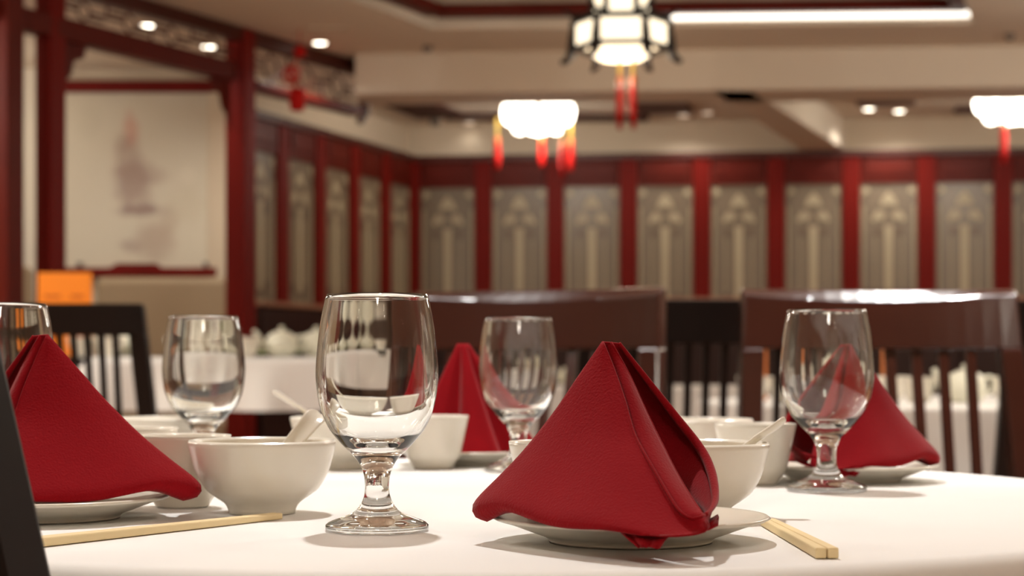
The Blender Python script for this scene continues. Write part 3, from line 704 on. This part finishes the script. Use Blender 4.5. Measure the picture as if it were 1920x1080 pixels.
# ---- napkins
def napkin_sheets(f, apexD=1.10):
    """control curves seen in the photo at column, row, depth; f places them"""
    Hf = [(1130, 641, 1.100), (1150, 690, 1.088), (1171, 751, 1.070), (1189, 813, 1.052), (1215, 862, 1.032), (1251, 924, 1.008), (1273, 957, .995), (1298, 973, .988), (1322, 966, .992)]
    Hb = [(1161, 644, 1.104), (1212, 711, 1.115), (1264, 778, 1.120), (1312, 840, 1.110), (1333, 884, 1.088), (1341, 929, 1.050), (1336, 952, 1.015), (1322, 966, .992)]
    Sp = [(1130, 641, 1.100), (1085, 706, 1.101), (1040, 772, 1.102), (985, 842, 1.103), (940, 890, 1.103), (900, 930, 1.102), (887, 950, 1.100), (892, 968, 1.098), (914, 977, 1.094)]
    Bf = [(1322, 966, .992), (1330, 990, .992), (1300, 1001, .985), (1230, 1002, .985), (1150, 990, 1.005), (1050, 984, 1.040), (965, 958, 1.075), (914, 977, 1.094)]
    Bb = [(1322, 966, .992), (1331, 989, .994), (1342, 982, 1.02), (1335, 972, 1.08), (1230, 960, 1.130), (1150, 955, 1.140), (1050, 955, 1.130), (965, 955, 1.110), (914, 977, 1.094)]
    E2 = [(1146, 642, 1.102), (1180, 704, 1.092), (1213, 776, 1.078), (1240, 831, 1.062), (1270, 890, 1.042), (1297, 935, 1.018), (1316, 962, 1.000)]
    E3 = [(1140, 646, 1.120), (1165, 710, 1.118), (1190, 790, 1.110), (1210, 850, 1.095), (1235, 910, 1.070), (1265, 950, 1.045), (1300, 965, 1.02)]
    n, m = 36, 30
    def cur(c, k): return catmull([f(*q) for q in c], k)
    def patch(H, S, Bt, bulge, pw_=1.0):
        h = cur(H, n); s_ = cur(S, n); b = cur(Bt, m); rows = []
        for i in range(n):
            t = i/(n-1); row = []
            for j in range(m):
                u = j/(m-1)
                p = h[i].lerp(s_[i], u) + (b[j]-h[-1].lerp(s_[-1], u))*(t**3)
                wv = max(0, math.sin(PI*u))**pw_*t**.7
                p = p+Vector((0, bulge*wv, 0))
                # soft creases
                p = p+Vector((0, -math.copysign(1, -bulge)*.0016*math.sin(u*7.5+t*2)*math.sin(PI*u)*t, 0))
                row.append(p)
            rows.append(row)
        return rows
    out = []
    out.append(patch(Hf, Sp, Bf, -.012)); out.append(patch(Hb, Sp, Bb, .055, .6))
    def strip(A_, B_, k=8, bul=.0):
        a_ = cur(A_, n); b_ = cur(B_, n)
        return [[a_[i].lerp(b_[i], j/(k-1))+Vector((0, bul*math.sin(PI*j/(k-1))*min(1, i/8), 0)) for j in range(k)] for i in range(n)]
    HfB = [(x+3, y+2, d+.006) for x, y, d in Hf]
    out.append(strip(HfB, E2, 8, -.004)); out.append(strip(E2, E3, 8, 0))
    tubes = [(cur(Hf, 40), [.0007+.0003*k/39 for k in range(40)]), (cur(Hb, 40), [.0012+.0018*math.sin(PI*min(1, k/36)) for k in range(40)]), (cur(E2, 40), [.0008]*40)]
    return out, tubes
def build_napkin(loc, f, lab, flaps=True):
    r = empty('folded_napkin', loc, 0, lab, 'napkin', 'folded red napkins')
    O_ = Vector(loc); g = lambda *q: f(*q)-O_
    sh, tb = napkin_sheets(g)
    mb = MB()
    for s in sh[:2]: mb.grid(s)
    mb.build('outer_fold', M['napkin'], r, solid=.0011)
    mb = MB()
    for s in sh[2:]: mb.grid(s)
    mb.build('inner_fold', M['napkin'], r, solid=.0011)
    mb = MB()
    for pts, rr in tb: mb.tube(pts, rr, 10)
    mb.build('rolled_hem', M['napkin'], r)
    if flaps:
        K = [[(1152, 985, 1.02), (1200, 992, 1.00), (1262, 996, .995)], [(1170, 1003, .992), (1215, 1008, .985), (1252, 1008, .982)], [(1198, 1027, .985), (1217, 1026, .978), (1236, 1028, .976)]]
        cs = [catmull([g(*q) for q in row], 9) for row in K]
        rows = [catmull([c_[j] for c_ in cs], 9) for j in range(9)]
        for j, rw in enumerate(rows):
            for i, q in enumerate(rw): q.y += .003*math.sin(j*1.6)*i/8
        MB().grid(rows).build('corner_flap', M['napkin'], r, solid=.0014)
        K = [[(1300, 998, 1.0), (1330, 975, 1.02)], [(1330, 992, 1.0), (1346, 966, 1.03)], [(1347, 984, 1.005), (1348, 972, 1.03)]]
        MB().grid([[g(*q) for q in row] for row in K]).build('corner_flap', M['napkin'], r, solid=.0014)
    return r
pl1 = Vector(plates['p1'].location)
def f1(px, py, D):
    return P(px, py, D)
build_napkin(tuple(pl1+Vector((0, 0, .005))), f1, 'red cloth napkin folded into a hollow pyramid on the central plate')
AP = P(1130, 641, 1.10)
def variant(plate, px_ap, py_ap, sx_l, sx_m, sy=1.0, sz=1.0):
    pc = Vector(plates[plate].location); s = F/pc.y
    apx = (px_ap-960)/s; apz = CH+(HZ-py_ap)/s
    h1 = AP.z-(TT+.0155); h2 = apz-(TT+.0155)
    def f(px, py, D):
        q = P(px, py, D)
        dx = -(q.x-AP.x); dx *= sx_l if dx > 0 else sx_m
        z = TT+.0155+(q.z-(TT+.0155))*h2/h1
        return Vector((apx+dx, pc.y-.012+(q.y-1.10)*sy, z))
    return pc, f
pc, f = variant('p2', 97, 628, 1.36, 1.0, .6)
build_napkin(tuple(pc+Vector((0, 0, .005))), f, 'red folded napkin on the left plate behind the dark chair post', flaps=False)
pc, f = variant('p3', 1600, 645, .98, 1.0, .6)
build_napkin(tuple(pc+Vector((0, 0, .005))), f, 'red folded napkin on the right plate, behind the right goblet')
# knot like gathered folds at the left foot of that napkin are part of its shape; the farthest napkin shows its pleats
pc = Vector(plates['p4'].location); s4 = F/pc.y
r = empty('folded_napkin', pc+Vector((0, 0, .0055)), 0, 'red pleated napkin standing farthest back, behind the goblets', 'napkin', 'folded red napkins')
ax = (868-888)/s4; H4 = CH+(HZ-646)/s4-TT-.006
rows = []
for i in range(26):
    t = i/25; row = []
    for k in range(120):
        a = 2*PI*k/120
        pl_ = 1+.30*math.cos(5*a+.9)*min(1, t*3+.3)*(1-.35*t)+.06*math.cos(11*a)
        rx = (.006+.050*t**.95+.008*t*t)*pl_; ry = (.005+.038*t)*pl_
        row.append((ax*(1-t*.2)+rx*math.cos(a)+.010*t, ry*math.sin(a), H4*(1-t)+.010*math.sin(PI*t)*0+.0012))
    rows.append(row)
mb = MB().grid(rows, closed=True); cidx = len(mb.v); mb.v.append((ax, 0, H4+.001))
for k in range(120): mb.f.append((cidx, k, (k+1) % 120)); mb.sm.append(True)
mb.build('outer_fold', M['napkin'], r)

# ------------------------------------------------------------------ chairs
def make_chair(m, lab, rail_h=.109, H=.99, nsl=8, wtop=.25, wbot=.275, sw=.009):
    r = empty('dining_chair', (0, 0, 0), 0, lab, 'chair', 'slat back dining chairs')
    rake = math.tan(math.radians(9)); yb0 = .20
    def hw(z): return wtop+(wbot-wtop)*(H-z)/(H-.45)
    def yy(z): return yb0+max(0, z-.45)*rake
    def curve(u): return .032*(1-u*u)
    zr = H-rail_h
    rows = []; nx = 17
    for k in range(nx):
        u = -1+2*k/(nx-1); c = curve(u); th = .034
        ch = .009+.012*(1-u*u)
        loop = [(hw(zr)*u, yy(zr)+c-th/2, zr), (hw(H)*u, yy(H)+c-th/2-.003, H-ch), (hw(H)*u, yy(H)+c-th/2+.012, H), (hw(H)*u, yy(H)+c+th/2, H), (hw(zr)*u, yy(zr)+c+th/2, zr)]
        rows.append(loop)
    mb = MB().grid(rows, smooth=False, closed=True); n5 = 5
    mb.f += [tuple(range(5)), tuple((nx-1)*5+k for k in range(5))[::-1]]; mb.sm += [False]*2
    mb.build('top_rail', m, r, bevel=.004, seg=3)
    pw = .040
    for s in (-1, 1):
        zs = [0, .2, .45, .6, .75, zr+.002]; rw = []
        for z in zs:
            xo = s*(hw(z) if z > .45 else wbot); y = yy(z) if z >= .45 else yb0+(.45-z)*.18
            xi = xo-s*pw
            rw.append([(xo, y-.02, z), (xi, y-.02, z), (xi, y+.018, z), (xo, y+.018, z)])
        mb = MB().grid(rw, smooth=False, closed=True); mb.f += [(0, 1, 2, 3), tuple(len(mb.v)-4+k for k in range(4))[::-1]]; mb.sm += [False]*2
        mb.build('back_post', m, r, bevel=.004)
        MB().add([(s*.235+a*.018, -.22+b*.018, z) for z in (0, .41) for a, b in ((-1,-1),(1,-1),(1,1),(-1,1))], [(0,1,2,3),(7,6,5,4),(0,4,5,1),(1,5,6,2),(2,6,7,3),(3,7,4,0)]).build('front_leg', m, r, bevel=.003)
        MB().box((s*.24-.01, -.21, .35), (s*.24+.01, .2, .41)).build('side_apron', m, r)
    MB().box((-.24, -.235, .35), (.24, -.215, .41)).build('front_apron', m, r)
    MB().box((-.235, yb0-.008, .47), (.235, yb0+.012, .51)).build('lower_rail', m, r, bevel=.003)
    MB().box((-.255, -.25, .41), (.255, .195, .455)).build('seat', m, r, bevel=.015, seg=3)
    for i in range(nsl):
        u = -1+2*(i+1)/(nsl+1); z0 = .505; z1 = zr+.004
        x0 = u*(hw(z1)-pw); x1 = u*(hw(z1)-pw)
        c0_ = curve(u)*.3; c1_ = curve(u)
        v = []
        for x, y, z in ((x0, yy(z0)+c0_*.2, z0), (x1, yy(z1)+c1_, z1)):
            v += [(x-sw, y-.006, z), (x+sw, y-.006, z), (x+sw, y+.006, z), (x-sw, y+.006, z)]
        MB().add(v, [(0,1,2,3),(7,6,5,4),(0,4,5,1),(1,5,6,2),(2,6,7,3),(3,7,4,0)]).build('slat', m, r)
    return r
c = make_chair(M['chair'], 'glossy mahogany chair facing the front table, right of centre with bright top edge')
def place(o, px, s, deg, bd=.30):
    a = math.radians(deg); D = F/s
    o.location = ((px-960)/s+bd*math.sin(a), D-bd*math.cos(a), 0); o.rotation_euler = (0, 0, a)
place(c, 1643, 1030, 3)
c2 = copy_tree(c); tag(c2, 'glossy mahogany chair left of centre, behind the central napkin')
place(c2, 1010, 1026, -26)
d = make_chair(M['chair_dark'], 'black brown slat chair seen at the left behind the left goblet', rail_h=.072, wbot=.29, nsl=13, sw=.0072)
s = 822; d.location = (-.837-.235, F/s-.2, 0); d.rotation_euler = (0, 0, math.radians(178))
d.location = (-.837-.24, F/s+.28, 0)
e = make_chair(M['chair_dark'], 'black brown chair in the gap between the two mahogany chairs', rail_h=.094, nsl=10, sw=.008)
s = 876; e.location = ((1306-960)/s, F/s+.28, 0); e.rotation_euler = (0, 0, math.radians(180))
e2 = copy_tree(e); e2.location = ((2128-960)/s, F/s+.28, 0); e2.rotation_euler = (0, 0, math.radians(176)); tag(e2, 'black brown chair cut by the right edge of the frame')
# the chair whose back post cuts the lower left corner
nch = make_chair(M['chair_dark'], 'dark chair pushed in at the front table, only its back post visible at far left', wtop=.22, wbot=.30)
th = math.radians(157.7); W0 = P(50, 1080, .87)
lxp = Vector((-(.22+.08*(.99-.76)/.54), .20+.31*math.tan(math.radians(9)), 0))
R3 = Matrix.Rotation(th, 3, 'Z'); off = R3 @ lxp
nch.location = (W0.x-off.x, W0.y-off.y, 0); nch.rotation_euler = (0, 0, th)

# ------------------------------------------------------------------ things on the far tables
TP = [(0, 0), (.035, 0), (.05, .012), (.062, .035), (.062, .055), (.05, .078), (.034, .088), (0, .09)]
def teapot(x, y, z, rz, lab, sc_=1.0, grp='teapots on the far tables'):
    r = empty('teapot', (x, y, z), rz, lab, 'teapot', grp); r.scale = (sc_,)*3
    MB().lathe(smooth_prof(TP, 24), 28).build('body', M['china_far'], r)
    MB().lathe([(0, .115), (.009, .112), (.011, .105), (.006, .098), (.03, .092), (.034, .086), (0, .086)], 20).build('lid', M['china_far'], r)
    MB().tube(catmull([(-.05, 0, .03), (-.075, 0, .045), (-.088, 0, .075), (-.105, 0, .098)], 10), [.016-.009*k/9 for k in range(10)], 10).build('spout', M['china_far'], r)
    MB().tube(catmull([(.052, 0, .07), (.085, 0, .075), (.095, 0, .05), (.08, 0, .028), (.056, 0, .03)], 14), .006, 8).build('handle', M['china_far'], r)
    return r
ky = KD+.18
def kx(px, D=ky): return (px-960)/F*D
t0 = teapot(kx(528), ky, KT, 0, 'white teapot with spout to the left on the long table', .95)
t = copy_tree(t0); t.location = (kx(590), ky+.06, KT); t.rotation_euler = (0, 0, 2.6); tag(t, 'white teapot on the long table, just left of the nearest goblet')
t = copy_tree(t0); t.location = (kx(235), ky+.1, KT); t.rotation_euler = (0, 0, 2.2); tag(t, 'white teapot on the long table seen through the left black chair')
t = copy_tree(t0); t.location = (kx(660), ky+.12, KT); t.rotation_euler = (0, 0, 1.0); tag(t, 'white teapot on the long table seen through the nearest goblet')
def cup_far(x, y, z, lab, n=1, sc_=1.25, grp='far cups'):
    o = c0.copy(); COL.objects.link(o); o.location = (x, y, z); o.scale = (sc_,)*3; tag(o, lab, 'teacup', grp); return o
for px, dy, l in [(150, .0, 'leftmost of those seen through the black chair'), (185, .05, 'beside the orange card'), (212, -.02, 'before the teapot seen through the black chair'), (330, .02, 'seen through the left goblet, left one'), (372, .0, 'seen through the left goblet, middle one'), (418, .05, 'seen through the left goblet, right one'), (468, -.05, 'just left of the teapot spout'), (722, 0, 'rightmost on the long table')]:
    cup_far(kx(px), ky+dy, KT, 'small white cup on the long table, '+l, grp='cups on the long table')
o = MB().lathe([(0, .012), (.22, .012), (.222, .016), (.22, .02), (0, .02)], 48).build('glass_turntable', M['green_glass'], loc=(kx(560), KD+.50, KT)); tag(o, 'thin green edged glass turntable on the long table behind the teapots', 'turntable')
# orange menu cards
def card(x, y, z, w_, h_, rz, lab, rows_=5, m='orange'):
    r = empty('orange_card', (x, y, z), rz, lab, 'menu card', 'orange menu cards')
    MB().box((-w_/2, -.004, 0), (w_/2, .004, h_)).build('card', M[m], r, bevel=.002)
    for sx in (-1, 1):
        for k in range(rows_):
            zz = h_*(.22+.60*k/rows_); ww = w_*.15*(1-.2*((k*7+sx) % 3)/2)
            MB().box((sx*w_*.23-ww, -.0052, zz), (sx*w_*.23+ww, -.004, zz+h_*.035)).build('printed_line', M['orange_ink'], r)
    return r
s_ = F/6.62
oc = card((122-960)/s_, 6.62, KT, 100/s_, (664-507)/s_, math.radians(3), 'orange menu card with faint print standing on the long table')
o = MB().box((-.03, -.02, 0), (.03, .02, .22)).build('card_holder', M['black'], loc=(0, 0, 0), bevel=.01)
o.location = ((112-960)/s_, 6.69, KT+.001); tag(o, 'black upright holder behind the orange menu card', 'holder')
hx, hy = 1.30, 5.05
def hp(px, D): return (px-960)/F*D
t = copy_tree(t0); t.location = (hp(1810, 4.75), 4.75, TT); t.rotation_euler = (0, 0, .3); t.scale = (.9,)*3; tag(t, 'white teapot seen through the right slats of the right mahogany chair')
t = copy_tree(t0); t.location = (hp(1560, 5.2), 5.2, TT); t.rotation_euler = (0, 0, 2.0); tag(t, 'white teapot on the table behind the right goblet')
for px, D, l in [(1412, 4.95, 'beside the small orange card'), (1470, 4.8, 'left of the right goblet rim'), (1670, 5.0, 'above the right red napkin'), (1722, 4.78, 'left of the teapot'), (1890, 4.85, 'right of the teapot'), (1620, 4.75, 'behind the right napkin tip')]:
    cup_far(hp(px, D), D, TT, 'white cup on the table behind the right mahogany chair, '+l, grp='cups on the table behind the right chair')
card(hp(1427, 5.1), 5.1, TT, .034, .15, 0, 'small orange card seen through the left slats of the right chair', 3, 'muted_orange')
card(hp(1664, 5.3), 5.3, TT, .035, .15, .2, 'small orange card seen right of the right goblet', 3, 'muted_orange')
t = copy_tree(t0); t.location = (hp(1075, 7.75), 7.75, TT); t.rotation_euler = (0, 0, .5); tag(t, 'white teapot seen through the slats of the left mahogany chair')
for px, D, l in [(985, 7.7, 'beyond the middle goblet, left one'), (1025, 7.75, 'beyond the middle goblet, right one'), (1120, 7.8, 'above the central napkin'), (1160, 7.5, 'between the left chair slats'), (1180, 7.75, 'near the right post of the left mahogany chair')]:
    cup_far(hp(px, D), D, TT, 'white cup on the middle far table, '+l, grp='cups on the middle far table')
